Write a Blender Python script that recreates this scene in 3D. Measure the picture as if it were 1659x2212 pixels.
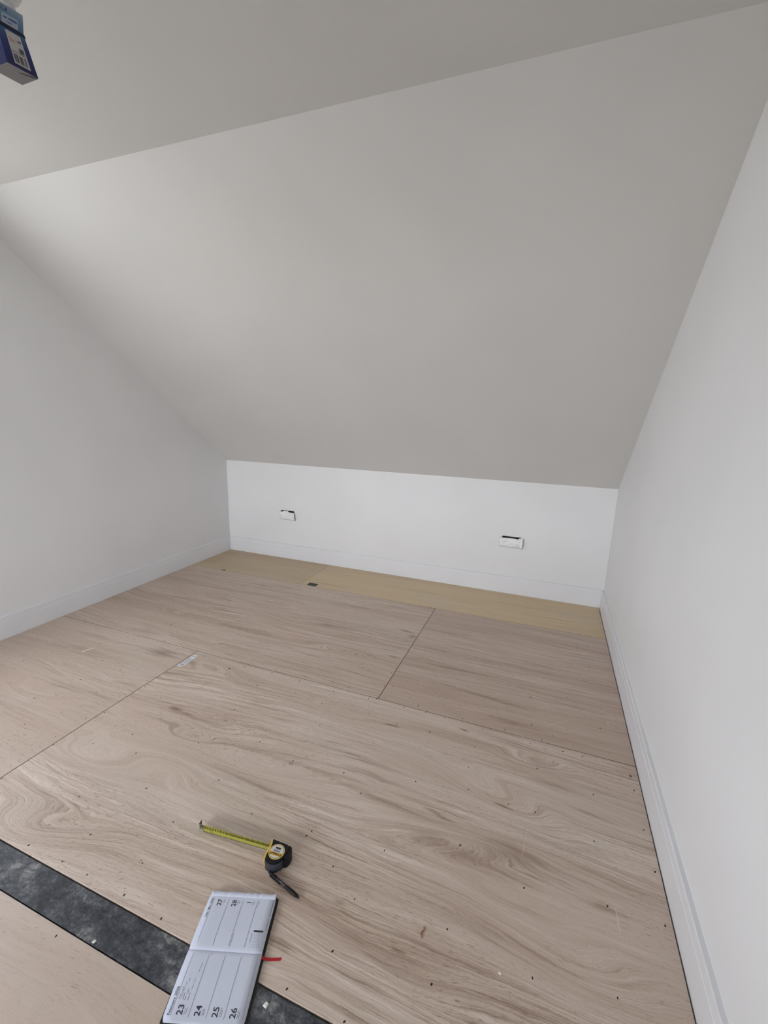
import bpy, bmesh, math, random
from mathutils import Vector, Matrix, noise

for o in list(bpy.data.objects):
    bpy.data.objects.remove(o, do_unlink=True)
scene = bpy.context.scene
COL = scene.collection

# ------------------------------------------------------------------ camera
cam_d = bpy.data.cameras.new('camera')
cam = bpy.data.objects.new('camera', cam_d)
COL.objects.link(cam)
scene.camera = cam
cam_d.sensor_fit = 'VERTICAL'
cam_d.sensor_height = 24.0
cam_d.lens = 24.0 * 953.216 / 2212.0
cam_d.clip_start = 0.02
CAM_POS = (3.1424, -3.7085, 1.4519)
right = Vector((0.93444332, 0.35503366, 0.02769076))
fwd = Vector((-0.3414539, 0.91534732, -0.21342099))
up = Vector((-0.10111829, 0.1899747, 0.97656782))
cam.matrix_world = Matrix(((right.x, up.x, -fwd.x, CAM_POS[0]),
                           (right.y, up.y, -fwd.y, CAM_POS[1]),
                           (right.z, up.z, -fwd.z, CAM_POS[2]),
                           (0, 0, 0, 1)))

# ------------------------------------------------------------------ daylight: overcast sky
WIN = (-2.90, -2.30, 0.90, 2.15)          # window in the left wall: y0, y1, z0, z1
WIN2 = (0.05, 2.60, 0.50, 2.30)           # wide window behind the camera: x0, x1, z0, z1
YB = -5.2                                 # wall behind the camera
SKY = 12.9
GROUND = 0.84
SKY_BLOCK = 2.2                              # depth of the added sky blocker outside the window behind the camera
world = bpy.data.worlds.new('overcast_sky')
scene.world = world
world.use_nodes = True
wn, wl = world.node_tree.nodes, world.node_tree.links
wn.clear()
w_out = wn.new('ShaderNodeOutputWorld')
w_bg = wn.new('ShaderNodeBackground')
w_tc = wn.new('ShaderNodeTexCoord')
w_sep = wn.new('ShaderNodeSeparateXYZ')
w_mr = wn.new('ShaderNodeMapRange')
w_mr.interpolation_type = 'SMOOTHSTEP'
w_mr.inputs[1].default_value = -0.06
w_mr.inputs[2].default_value = 0.06
w_mix = wn.new('ShaderNodeMix')
w_mix.data_type = 'RGBA'
w_mix.inputs[6].default_value = (0.98 * GROUND, 1.0 * GROUND, 1.0 * GROUND, 1)
w_mix.inputs[7].default_value = (0.93, 0.975, 1.06, 1)
w_bg.inputs[1].default_value = SKY
wl.new(w_tc.outputs['Generated'], w_sep.inputs[0])
wl.new(w_sep.outputs[2], w_mr.inputs[0])
wl.new(w_mr.outputs[0], w_mix.inputs[0])
wl.new(w_mix.outputs[2], w_bg.inputs[0])
wl.new(w_bg.outputs[0], w_out.inputs[0])
# light portals in the window openings (they guide the sky light and add none)
def portal(loc, direction, w, h):
    d = bpy.data.lights.new('window_portal', 'AREA')
    d.shape = 'RECTANGLE'
    d.size = w
    d.size_y = h
    d.cycles.is_portal = True
    o = bpy.data.objects.new('window_portal', d)
    COL.objects.link(o)
    o.location = loc
    o.rotation_euler = Vector(direction).to_track_quat('-Z', 'Z').to_euler()


portal((-0.06, (WIN[0] + WIN[1]) / 2, (WIN[2] + WIN[3]) / 2), (1, 0, 0), WIN[1] - WIN[0], WIN[3] - WIN[2])
portal(((WIN2[0] + WIN2[1]) / 2, YB - 0.06, (WIN2[2] + WIN2[3]) / 2), (0, 1, 0), WIN2[1] - WIN2[0], WIN2[3] - WIN2[2])

scene.view_settings.view_transform = 'Standard'
scene.view_settings.look = 'None'
scene.view_settings.gamma = 1.0
scene.view_settings.use_curve_mapping = False
scene.view_settings.exposure = 0.0

# ------------------------------------------------------------------ helpers
W, HK, TS, ZC, HB, T = 3.6408, 0.9578, 0.7842, 2.5468, 0.1467, 0.018
YS = -(ZC - HK) / TS                      # where the slope meets the flat ceiling
Y1, Y2, Y3, Y4 = -0.572, -1.785, -3.005, -3.109


def lin(r, g, b):
    def f(c):
        c /= 255.0
        return c / 12.92 if c <= 0.04045 else ((c + 0.055) / 1.055) ** 2.4
    return (f(r), f(g), f(b), 1.0)


def obj(name, bm, m=None, parent=None, smooth=False):
    me = bpy.data.meshes.new(name)
    bmesh.ops.recalc_face_normals(bm, faces=bm.faces)
    bm.to_mesh(me)
    bm.free()
    if smooth:
        for p in me.polygons:
            p.use_smooth = True
    if m:
        me.materials.append(m)
    o = bpy.data.objects.new(name, me)
    COL.objects.link(o)
    if parent:
        o.parent = parent
    return o


def empty(name, loc, rz=0.0):
    o = bpy.data.objects.new(name, None)
    COL.objects.link(o)
    o.location = loc
    o.rotation_euler = (0, 0, rz)
    o.empty_display_size = 0.05
    return o


def tag(o, label, cat, group=None):
    o['label'] = label
    o['category'] = cat
    if group:
        o['group'] = group
    return o


def struct(o):
    o['kind'] = 'structure'
    return o


def box(bm, x0, x1, y0, y1, z0, z1):
    v = [bm.verts.new(p) for p in ((x0, y0, z0), (x1, y0, z0), (x1, y1, z0), (x0, y1, z0),
                                   (x0, y0, z1), (x1, y0, z1), (x1, y1, z1), (x0, y1, z1))]
    for f in ((0, 3, 2, 1), (4, 5, 6, 7), (0, 1, 5, 4), (1, 2, 6, 5), (2, 3, 7, 6), (3, 0, 4, 7)):
        bm.faces.new([v[i] for i in f])
    return v


def bevel(bm, w, seg=2):
    bmesh.ops.bevel(bm, geom=list(bm.edges), offset=w, segments=seg, affect='EDGES', profile=0.6)


def prism(bm, pts, z0, z1):
    lo = [bm.verts.new((x, y, z0)) for x, y in pts]
    hi = [bm.verts.new((x, y, z1)) for x, y in pts]
    n = len(pts)
    bm.faces.new(lo[::-1])
    bm.faces.new(hi)
    for i in range(n):
        bm.faces.new((lo[i], lo[(i + 1) % n], hi[(i + 1) % n], hi[i]))
    return lo, hi


def lathe(bm, prof, seg=20, axis='X'):
    rings = []
    for a, r in prof:
        ring = []
        for k in range(seg):
            t = 2 * math.pi * k / seg
            c, s = r * math.cos(t), r * math.sin(t)
            ring.append(bm.verts.new((a, c, s) if axis == 'X' else (c, s, a)))
        rings.append(ring)
    for A, B in zip(rings, rings[1:]):
        for k in range(seg):
            bm.faces.new((A[k], A[(k + 1) % seg], B[(k + 1) % seg], B[k]))
    bm.faces.new(rings[0])
    bm.faces.new(rings[-1])


def smooth_closed(pts, sub=6):
    out = []
    n = len(pts)
    for i in range(n):
        p0, p1, p2, p3 = (pts[(i + k - 1) % n] for k in range(4))
        for s in range(sub):
            t = s / sub
            out.append(tuple(0.5 * ((2 * p1[k]) + (-p0[k] + p2[k]) * t + (2 * p0[k] - 5 * p1[k] + 4 * p2[k] - p3[k]) * t * t
                                    + (-p0[k] + 3 * p1[k] - 3 * p2[k] + p3[k]) * t ** 3) for k in range(2)))
    return out


# ------------------------------------------------------------------ materials
class NT:
    def __init__(self, name):
        self.m = bpy.data.materials.new(name)
        self.m.use_nodes = True
        self.n = self.m.node_tree.nodes
        self.l = self.m.node_tree.links
        self.b = self.n['Principled BSDF']

    def node(self, t, **kw):
        x = self.n.new(t)
        for k, v in kw.items():
            setattr(x, k, v)
        return x

    def put(self, sock, v):
        if isinstance(v, bpy.types.NodeSocket):
            self.l.new(v, sock)
        else:
            sock.default_value = v

    def math(self, op, a, b=0.0, c=None):
        x = self.node('ShaderNodeMath', operation=op)
        self.put(x.inputs[0], a)
        self.put(x.inputs[1], b)
        if c is not None:
            self.put(x.inputs[2], c)
        return x.outputs[0]

    def vmath(self, op, a, b=(0, 0, 0)):
        x = self.node('ShaderNodeVectorMath', operation=op)
        self.put(x.inputs[0], a)
        self.put(x.inputs[1], b)
        return x.outputs['Value'] if op in ('LENGTH', 'DOT_PRODUCT') else x.outputs[0]

    def noise(self, vec, scale=1.0, detail=2.0, rough=0.5, dist=0.0):
        x = self.node('ShaderNodeTexNoise')
        self.put(x.inputs['Vector'], vec)
        x.inputs['Scale'].default_value = scale
        x.inputs['Detail'].default_value = detail
        x.inputs['Roughness'].default_value = rough
        x.inputs['Distortion'].default_value = dist
        return x.outputs[0]

    def rng(self, v, a, b, c=0.0, d=1.0, smooth=True):
        x = self.node('ShaderNodeMapRange')
        x.interpolation_type = 'SMOOTHSTEP' if smooth else 'LINEAR'
        self.put(x.inputs[0], v)
        for i, q in zip((1, 2, 3, 4), (a, b, c, d)):
            x.inputs[i].default_value = q
        return x.outputs[0]

    def mix(self, f, a, b, blend='MIX'):
        x = self.node('ShaderNodeMix', data_type='RGBA', blend_type=blend)
        self.put(x.inputs[0], f)
        self.put(x.inputs[6], a)
        self.put(x.inputs[7], b)
        return x.outputs[2]

    def ramp(self, f, stops):
        x = self.node('ShaderNodeValToRGB')
        e = x.color_ramp.elements
        while len(e) < len(stops):
            e.new(0.5)
        for i, (p, c) in enumerate(stops):
            e[i].position = p
            e[i].color = c
        self.put(x.inputs[0], f)
        return x.outputs[0]

    def xyz(self, x=0.0, y=0.0, z=0.0):
        n = self.node('ShaderNodeCombineXYZ')
        for i, q in enumerate((x, y, z)):
            self.put(n.inputs[i], q)
        return n.outputs[0]

    def bump(self, h, strength, dist):
        x = self.node('ShaderNodeBump')
        x.inputs['Strength'].default_value = strength
        x.inputs['Distance'].default_value = dist
        self.put(x.inputs['Height'], h)
        self.l.new(x.outputs[0], self.b.inputs['Normal'])

    def obj_co(self):
        return self.node('ShaderNodeTexCoord').outputs['Object']


def plain(name, c, rough=0.5, metal=0.0, spec=0.5, noise_amt=0.06, nscale=60.0):
    t = NT(name)
    co = t.obj_co()
    nz = t.noise(co, nscale, 3.0, 0.6)
    dark = tuple(q * (1 - noise_amt) for q in c[:3]) + (1,)
    lite = tuple(min(1, q * (1 + noise_amt)) for q in c[:3]) + (1,)
    t.put(t.b.inputs['Base Color'], t.mix(nz, dark, lite))
    t.b.inputs['Roughness'].default_value = rough
    t.b.inputs['Metallic'].default_value = metal
    t.b.inputs['Specular IOR Level'].default_value = spec
    return t.m


def paint(name, c, rough=0.55, wob=0.3, spec=0.3):
    """emulsion on plaster with the slight unevenness of the plaster"""
    t = NT(name)
    co = t.obj_co()
    h = t.math('MULTIPLY', t.noise(co, 1.3, 1.0, 0.5), wob)
    tone = t.rng(t.noise(co, 2.1, 1.0, 0.5), 0.3, 0.7, 0.985, 1.01)
    t.put(t.b.inputs['Base Color'], t.mix(1.0, c, t.xyz(tone, tone, tone), 'MULTIPLY'))
    t.b.inputs['Roughness'].default_value = rough
    t.b.inputs['Specular IOR Level'].default_value = spec
    t.bump(h, 0.35, 0.01)
    return t.m


def plywood(name, seed, dark, mid, pale, contrast=1.0, bumps=(), stains_shade=(), scratches=(), freq=7.0, warp=0.30, straight=False):
    """rotary-cut veneer: grain lines are contours of a warped height field"""
    t = NT(name)
    co = t.obj_co()
    sep = t.node('ShaderNodeSeparateXYZ')
    t.l.new(co, sep.inputs[0])
    x, y = sep.outputs[0], sep.outputs[1]
    sd = (seed * 3.71, seed * 7.13, seed * 1.9)
    p = t.vmath('ADD', co, sd)
    lowv = t.vmath('MULTIPLY', p, (0.55, 2.0, 1.0))
    d1 = t.noise(lowv, 1.0, 2.0, 0.5)
    d2 = t.noise(t.vmath('MULTIPLY', p, (2.2, 8.0, 1.0)), 1.0, 3.0, 0.6)
    h = t.math('MULTIPLY_ADD', d1, warp * (0.35 if straight else 1.0), y)
    h = t.math('MULTIPLY_ADD', d2, 0.03 if not straight else 0.012, h)
    jag = t.noise(t.vmath('MULTIPLY', p, (9.0, 34.0, 1.0)), 1.0, 4.0, 0.7)
    h = t.math('MULTIPLY_ADD', jag, 0.017 if not straight else 0.006, h)

    def ell(b):
        bx, by, rx, ry, ang = b[0], b[1], b[2], b[3], math.radians(b[4])
        v = t.vmath('SUBTRACT', co, (bx, by, 0))
        a = t.vmath('DOT_PRODUCT', v, (math.cos(ang) / rx, math.sin(ang) / rx, 0))
        c = t.vmath('DOT_PRODUCT', v, (-math.sin(ang) / ry, math.cos(ang) / ry, 0))
        return t.vmath('LENGTH', t.xyz(a, c, 0.0))
    for b in bumps:
        m = t.rng(ell(b), 1.0, 0.0, 0.0, 1.0)
        h = t.math('MULTIPLY_ADD', m, b[5], h)
    # broad bands, streaks and fibres all follow the same contours
    band = t.noise(t.xyz(t.math('MULTIPLY', x, 0.6), t.math('MULTIPLY', h, freq), seed), 1.0, 3.0, 0.6)
    streak = t.noise(t.xyz(t.math('MULTIPLY', x, 1.7), t.math('MULTIPLY', h, freq * 7), seed + 3), 1.0, 4.0, 0.7)
    line = t.noise(t.xyz(t.math('MULTIPLY', x, 3.0), t.math('MULTIPLY', h, freq * 30), seed + 5), 1.0, 3.0, 0.7)
    fib = t.noise(t.xyz(t.math('MULTIPLY', x, 16.0), t.math('MULTIPLY', y, 380.0), seed + 9), 1.0, 3.0, 0.7)
    grit = t.noise(p, 220.0, 2.0, 0.7)
    patch = t.noise(t.vmath('MULTIPLY', p, (1.0, 3.2, 1.0)), 1.0, 3.0, 0.6)
    calm = t.rng(patch, 0.36, 0.66, 0.25, 1.0)          # some areas strongly figured, some plain
    s = t.math('MULTIPLY', t.math('SUBTRACT', streak, 0.5), 0.95 * contrast)
    l2 = t.math('MULTIPLY', t.math('SUBTRACT', line, 0.5), 0.95 * contrast)
    sl = t.math('MULTIPLY', t.math('ADD', s, l2), calm)
    g = t.math('ADD', sl, t.math('MULTIPLY', t.math('SUBTRACT', band, 0.5), 0.55 * contrast))
    g = t.math('MULTIPLY_ADD', t.math('SUBTRACT', fib, 0.5), 0.26, g)
    g = t.math('MULTIPLY_ADD', t.math('SUBTRACT', grit, 0.5), 0.16, g)
    g = t.math('ADD', g, 0.54)
    col = t.ramp(g, [(0.10, dark), (0.5, mid), (0.95, pale)])
    # short dark pores along the grain
    pore = t.noise(t.xyz(t.math('MULTIPLY', x, 34.0), t.math('MULTIPLY', h, 330.0), seed + 31), 1.0, 2.0, 0.6)
    pd = t.noise(t.vmath('MULTIPLY', p, (2.0, 6.0, 1.0)), 1.0, 2.0, 0.5)
    pm = t.math('MULTIPLY', t.rng(pore, 0.58, 0.72, 0.0, 0.75), t.rng(pd, 0.38, 0.62, 0.15, 1.0))
    col = t.mix(pm, col, dark)
    # brown heartwood streaks that come and go along the grain
    heart = t.noise(t.xyz(t.math('MULTIPLY', x, 1.1), t.math('MULTIPLY', h, freq * 3.2), seed + 21), 1.0, 4.0, 0.62)
    col = t.mix(t.rng(heart, 0.56, 0.74, 0.0, 0.42 * contrast), col, dark)
    hue = t.noise(t.vmath('MULTIPLY', p, (1.6, 3.4, 1.0)), 1.0, 2.0, 0.5)
    col = t.mix(t.rng(hue, 0.5, 0.75, 0.0, 0.30), col, lin(190, 180, 164), 'MIX')
    col = t.mix(t.rng(hue, 0.48, 0.22, 0.0, 0.25), col, lin(192, 166, 150), 'MIX')
    # fibrous edge for the marks
    fr = t.noise(t.xyz(t.math('MULTIPLY', x, 5.0), t.math('MULTIPLY', h, 150.0), seed), 1.0, 3.0, 0.7)
    for b in stains_shade:
        d = t.math('MULTIPLY_ADD', t.math('SUBTRACT', fr, 0.5), 2.6, ell(b))
        m = t.rng(d, 1.0, -0.1, 0.0, b[5])
        col = t.mix(m, col, b[6] if len(b) > 6 else lin(112, 82, 60))
    for b in scratches:
        m = t.rng(ell(b), 1.0, 0.3, 0.0, b[5])
        col = t.mix(m, col, lin(225, 208, 190))
    t.put(t.b.inputs['Base Color'], col)
    t.b.inputs['Specular IOR Level'].default_value = 0.45
    t.put(t.b.inputs['Roughness'], t.rng(g, 0.0, 1.0, 0.5, 0.38, False))
    t.bump(t.math('ADD', t.math('MULTIPLY', g, 0.5), t.math('MULTIPLY', fib, 0.5)), 0.25, 0.0006)
    return t.m


def slate(name):
    t = NT(name)
    co = t.obj_co()
    a = t.noise(co, 9.0, 5.0, 0.65)
    b = t.noise(t.vmath('MULTIPLY', co, (34.0, 50.0, 1.0)), 1.0, 5.0, 0.7, 0.6)
    c = t.noise(co, 140.0, 3.0, 0.7)
    g = t.math('ADD', t.math('MULTIPLY', a, 0.50), t.math('ADD', t.math('MULTIPLY', b, 0.36), t.math('MULTIPLY', c, 0.16)))
    col = t.ramp(g, [(0.42, lin(26, 29, 35)), (0.495, lin(56, 60, 67)), (0.55, lin(86, 88, 92)), (0.64, lin(146, 146, 143))])
    pits = t.rng(t.noise(t.vmath('ADD', co, (4.2, 1.1, 0)), 55.0, 3.0, 0.6), 0.66, 0.72, 0.0, 0.8)
    col = t.mix(pits, col, lin(22, 24, 28))
    chips = t.rng(t.noise(t.vmath('ADD', co, (9.2, 5.1, 0)), 48.0, 4.0, 0.7), 0.70, 0.76, 0.0, 0.6)
    col = t.mix(chips, col, lin(176, 176, 170))
    t.put(t.b.inputs['Base Color'], col)
    t.b.inputs['Roughness'].default_value = 0.55
    t.bump(g, 0.5, 0.002)
    return t.m


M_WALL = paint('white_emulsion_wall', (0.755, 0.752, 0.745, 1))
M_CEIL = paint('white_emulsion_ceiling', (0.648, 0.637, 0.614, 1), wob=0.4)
M_GLOSS = paint('white_satinwood', (0.755, 0.757, 0.77, 1), rough=0.32, wob=0.05, spec=0.5)
M_SUB = plain('dark_subfloor', lin(46, 38, 32), 0.9)
M_SLATE = slate('dark_slate_vinyl')
M_NAIL = plain('rusty_nail_head', lin(36, 24, 18), 0.7)
M_BLACK = plain('black_plastic', lin(12, 13, 15), 0.5, spec=0.3)

M_TAPE = plain('white_masking_tape', (0.80, 0.80, 0.78, 1), 0.6, nscale=30)
M_DARKBOX = plain('dark_steel_box', lin(40, 40, 42), 0.5)

# ------------------------------------------------------------------ room shell
def yz_prism(bm, poly, x0, x1):
    a = [bm.verts.new((x0, y, z)) for y, z in poly]
    b = [bm.verts.new((x1, y, z)) for y, z in poly]
    n = len(poly)
    bm.faces.new(a)
    bm.faces.new(b[::-1])
    for i in range(n):
        bm.faces.new((a[i], b[i], b[(i + 1) % n], a[(i + 1) % n]))


ZF = -0.012                                # top of the subfloor
nrm = Vector((0, TS, 1.0)).normalized()    # outward normal of the slope (y, z part used)
wy0, wy1, wz0, wz1 = WIN
bm = bmesh.new()
TW = 0.14
for poly in (((YB, ZF), (wy0, ZF), (wy0, ZC), (YB, ZC)),
             ((wy0, ZF), (wy1, ZF), (wy1, wz0), (wy0, wz0)),
             ((wy0, wz1), (wy1, wz1), (wy1, ZC), (wy0, ZC)),
             ((wy1, ZF), (0, ZF), (0, HK), (YS, ZC), (wy1, ZC))):
    yz_prism(bm, poly, -TW, 0.0)
wall_left = struct(obj('wall_left', bm, M_WALL))
bm = bmesh.new()
yz_prism(bm, ((YB, ZF), (0, ZF), (0, HK), (YS, ZC), (YB, ZC)), W, W + 0.12)
wall_right = struct(obj('wall_right', bm, M_WALL))

# low wall under the slope, with two openings for the socket boxes
SOCK = [(0.730, 0.446), (2.900, 0.446)]
HW, HZ0, HZ1 = 0.074, -0.030, 0.049
bm = bmesh.new()
xs = [-TW, SOCK[0][0] - HW, SOCK[0][0] + HW, SOCK[1][0] - HW, SOCK[1][0] + HW, W + 0.12]
for i in range(5):
    if i in (1, 3):
        zc = SOCK[i // 2][1]
        box(bm, xs[i], xs[i + 1], 0, 0.12, ZF, zc + HZ0)
        box(bm, xs[i], xs[i + 1], 0, 0.12, zc + HZ1, HK)
    else:
        box(bm, xs[i], xs[i + 1], 0, 0.12, ZF, HK)
wall_back = struct(obj('wall_back', bm, M_WALL))
# full-height wall behind the camera with a wide window
bm = bmesh.new()
fx0, fx1, fz0, fz1 = WIN2
for a in ((-TW, fx0, ZF, ZC), (fx1, W + 0.12, ZF, ZC), (fx0, fx1, ZF, fz0), (fx0, fx1, fz1, ZC)):
    box(bm, a[0], a[1], YB - TW, YB, a[2], a[3])
struct(obj('wall_front', bm, plain('dark_unseen_wall', lin(132, 104, 76), 0.8)))  # unseen wall made dark brown to cut bounced light
bm = bmesh.new()
box(bm, -6.0, W + 6.0, YB - 9.0, YB - TW - 0.02, 0.30, 0.40)
struct(obj('ground_blocker_outside', bm, plain('dark_ground_blocker', lin(52, 52, 54), 0.9)))  # unseen slab added to hide the bright ground from the window
bm = bmesh.new()
box(bm, -1.5, W + 1.5, YB - TW - SKY_BLOCK, YB - TW - 0.005, 2.36, 2.44)
struct(obj('sky_blocker_outside', bm, plain('dark_sky_blocker', lin(92, 84, 76), 0.9)))  # unseen overhang added to keep high sky light out

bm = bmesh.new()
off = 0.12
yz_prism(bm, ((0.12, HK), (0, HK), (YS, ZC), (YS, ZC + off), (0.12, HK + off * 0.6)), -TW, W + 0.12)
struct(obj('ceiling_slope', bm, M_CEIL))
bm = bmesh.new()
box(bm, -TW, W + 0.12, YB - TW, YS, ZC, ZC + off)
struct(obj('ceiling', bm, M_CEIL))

# windows in the left wall and behind the camera, out of the picture: they give the daylight
def window(name, loc, rz, half, hz):
    win = struct(empty(name, loc, rz))
    for args in ((-0.03, 0.03, -half, half, 0.0, 0.05), (-0.03, 0.03, -half, half, hz - 0.05, hz),
                 (-0.03, 0.03, -half, -half + 0.05, 0.05, hz - 0.05), (-0.03, 0.03, half - 0.05, half, 0.05, hz - 0.05),
                 (-0.03, 0.03, -0.025, 0.025, 0.05, hz - 0.05)):
        bm = bmesh.new()
        box(bm, *args)
        bevel(bm, 0.004, 1)
        obj('window_frame', bm, M_GLOSS, win)
    return win


window('window_1', (-0.105, (wy0 + wy1) / 2, wz0), 0.0, (wy1 - wy0) / 2, wz1 - wz0)
window('window_2', ((fx0 + fx1) / 2, YB - 0.105, fz0), math.pi / 2, (fx1 - fx0) / 2, fz1 - fz0)

# ------------------------------------------------------------------ skirting boards
PROF = [(0.0, ZF), (T, ZF), (T, 0.1085), (T - 0.0014, 0.1098), (T - 0.0014, HB - 0.0025), (T - 0.005, HB), (0.0, HB)]


def skirting(name, fn0, fn1):
    bm = bmesh.new()
    a = [bm.verts.new(fn0(d, z)) for d, z in PROF]
    b = [bm.verts.new(fn1(d, z)) for d, z in PROF]
    n = len(PROF)
    for i in range(n):
        bm.faces.new((a[i], a[(i + 1) % n], b[(i + 1) % n], b[i]))
    bm.faces.new(a)
    bm.faces.new(b)
    return struct(obj(name, bm, M_GLOSS))


skirting('baseboard_back', lambda d, z: (d, -d, z), lambda d, z: (W - d, -d, z))
skirting('baseboard_left', lambda d, z: (d, -d, z), lambda d, z: (d, YB, z))
skirting('baseboard_right', lambda d, z: (W - d, -d, z), lambda d, z: (W - d, YB, z))

# ------------------------------------------------------------------ floor: plywood sheets on a dark subfloor
bm = bmesh.new()
box(bm, -TW, W + 0.12, YB - 0.12, 0.12, ZF - 0.08, ZF)
floor = struct(obj('floor', bm, M_SUB))

WD, WM, WP = lin(134, 109, 91), lin(192, 172, 155), lin(220, 207, 194)
BR = lin(118, 88, 66)
D_BUMPS = [(1.44, -2.62, 0.30, 0.10, 6, 0.085), (1.56, -2.93, 0.42, 0.11, 14, 0.10), (1.38, -1.87, 0.30, 0.09, -4, -0.085), (1.30, -2.52, 0.14, 0.05, 10, -0.05),
           (1.72, -2.38, 0.20, 0.06, 5, 0.06), (1.78, -2.55, 0.25, 0.10, 0, -0.07), (3.05, -2.16, 0.40, 0.10, -20, 0.09),
           (3.20, -1.93, 0.22, 0.06, 0, 0.06), (2.95, -2.42, 0.45, 0.08, 10, -0.07), (2.30, -1.98, 0.3, 0.05, 0, 0.04),
           (3.30, -2.65, 0.4, 0.12, -10, 0.06), (2.2, -2.4, 0.5, 0.08, 5, 0.05)]
D_STAINS_SHADE = [(2.55, -1.950, 0.055, 0.010, 0, 0.8), (2.887, -1.846, 0.035, 0.009, -5, 0.8), (2.884, -2.805, 0.045, 0.009, 0, 0.75),
            (2.678, -2.754, 0.030, 0.012, 0, 0.5), (1.526, -2.254, 0.050, 0.022, 0, 0.65), (1.60, -2.262, 0.06, 0.010, 0, 0.5),
            (1.662, -2.815, 0.05, 0.010, 0, 0.5), (2.575, -2.910, 0.06, 0.022, 0, 0.55), (3.10, -2.208, 0.05, 0.010, -8, 0.7),  # the mark beside the diary ribbon includes painted shade of the diary
            (2.884, -2.341, 0.09, 0.014, -12, 0.65), (3.16, -2.40, 0.20, 0.075, -6, 0.5), (3.00, -2.46, 0.28, 0.05, -5, 0.45),
            (2.30, -2.33, 0.45, 0.02, 2, 0.35), (2.65, -2.36, 0.40, 0.018, -4, 0.4), (2.55, -2.20, 0.40, 0.022, -3, 0.4),
            (1.95, -2.07, 0.35, 0.012, 0, 0.25), (3.42, -2.12, 0.14, 0.012, -4, 0.5), (3.25, -1.93, 0.11, 0.05, 0, 0.28),
            (3.3, -2.03, 0.16, 0.03, 0, 0.3), (2.25, -2.16, 0.3, 0.012, 3, 0.3), (3.43, -2.46, 0.09, 0.02, 0, 0.45),
            (2.45, -2.52, 0.35, 0.012, 0, 0.3), (3.05, -2.66, 0.3, 0.02, -3, 0.25), (1.30, -1.90, 0.10, 0.03, 0, 0.4)]
D_SCR = [(3.468, -2.49, 0.0025, 0.065, 4, 0.6), (3.192, -2.34, 0.0025, 0.09, -6, 0.35), (2.20, -2.02, 0.003, 0.09, 20, 0.25),
         (2.15, -1.925, 0.035, 0.045, 0, 0.16), (3.3, -2.28, 0.10, 0.003, 25, 0.3), (3.25, -2.45, 0.09, 0.002, -15, 0.3)]
A_BUMPS = [(1.20, -1.66, 0.14, 0.05, -6, 0.07), (0.7, -1.45, 0.30, 0.07, 0, 0.06), (2.0, -1.4, 0.35, 0.06, 0, -0.05)]
A_STAINS = [(2.33, -1.02, 0.11, 0.022, -6, 0.7), (2.39, -1.075, 0.05, 0.05, 0, 0.6), (2.36, -1.365, 0.07, 0.014, 0, 0.75),
            (2.28, -1.30, 0.12, 0.008, 0, 0.4), (0.80, -1.10, 0.16, 0.04, 0, 0.3), (0.95, -1.25, 0.20, 0.02, 0, 0.4),
            (1.05, -1.70, 0.22, 0.03, 0, 0.3), (0.75, -1.72, 0.2, 0.05, 0, 0.3), (1.9, -1.55, 0.22, 0.02, 0, 0.35),
            (1.9, -0.8, 0.4, 0.025, 0, 0.3), (1.2, -0.9, 0.5, 0.03, 0, 0.3), (2.1, -1.62, 0.2, 0.012, 0, 0.35)]
A_SCR = [(1.22, -1.655, 0.10, 0.006, -15, 0.35), (1.30, -1.69, 0.07, 0.005, 20, 0.3), (1.6, -1.35, 0.25, 0.006, -3, 0.25)]
B_STAINS = [(2.95, -1.55, 0.35, 0.018, -6, 0.5), (2.75, -0.9, 0.2, 0.02, 0, 0.35), (3.2, -1.1, 0.35, 0.02, -3, 0.3),
            (2.7, -1.35, 0.25, 0.03, 0, 0.3), (3.1, -1.7, 0.2, 0.03, 0, 0.35), (3.35, -1.45, 0.2, 0.025, 0, 0.3),
            (3.45, -0.9, 0.15, 0.04, 0, 0.25)]
B_SCR = [(3.47, -0.84, 0.07, 0.006, 60, 0.3), (3.40, -0.93, 0.09, 0.006, 35, 0.28), (3.537, -1.53, 0.0025, 0.055, 3, 0.45),
         (3.25, -1.45, 0.30, 0.004, -6, 0.35), (3.3, -1.62, 0.12, 0.004, 40, 0.25), (2.78, -0.88, 0.05, 0.05, 0, 0.12),
         (3.15, -1.3, 0.35, 0.004, -5, 0.3), (2.75, -1.25, 0.05, 0.004, 55, 0.3), (3.0, -1.5, 0.05, 0.004, 55, 0.3)]
C_STAINS = [(1.05, -1.885, 0.15, 0.055, 0, 0.6), (0.55, -2.05, 0.35, 0.05, 0, 0.3), (0.9, -2.35, 0.3, 0.012, 0, 0.3),
            (0.5, -1.9, 0.3, 0.03, 0, 0.3), (1.12, -2.2, 0.1, 0.02, 0, 0.3)]
C_SCR = [(0.62, -2.24, 0.22, 0.006, -10, 0.4), (0.9, -2.28, 0.25, 0.005, -4, 0.35)]
ply_a = plywood('plywood_a', 1.3, WD, WM, WP, 1.05, A_BUMPS, A_STAINS, A_SCR)
ply_b = plywood('plywood_b', 2.9, WD, lin(186, 165, 148), WP, 1.0, (), B_STAINS, B_SCR, warp=0.2)
ply_c = plywood('plywood_c', 4.4, WD, WM, WP, 0.95, [(0.7, -2.45, 0.5, 0.12, 0, 0.08)], C_STAINS, C_SCR)
ply_d = plywood('plywood_d', 6.1, WD, lin(196, 177, 160), lin(228, 215, 202), 1.35, D_BUMPS, D_STAINS_SHADE, D_SCR)
ply_e = plywood('plywood_e', 8.7, lin(150, 124, 106), lin(196, 176, 160), WP, 0.6, [(2.2, -3.3, 0.3, 0.1, 0, 0.08)])
ply_y = plywood('plywood_yellow', 11.2, lin(160, 135, 100), lin(200, 177, 141), lin(214, 194, 159), 1.0, warp=0.12, straight=True)
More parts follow.
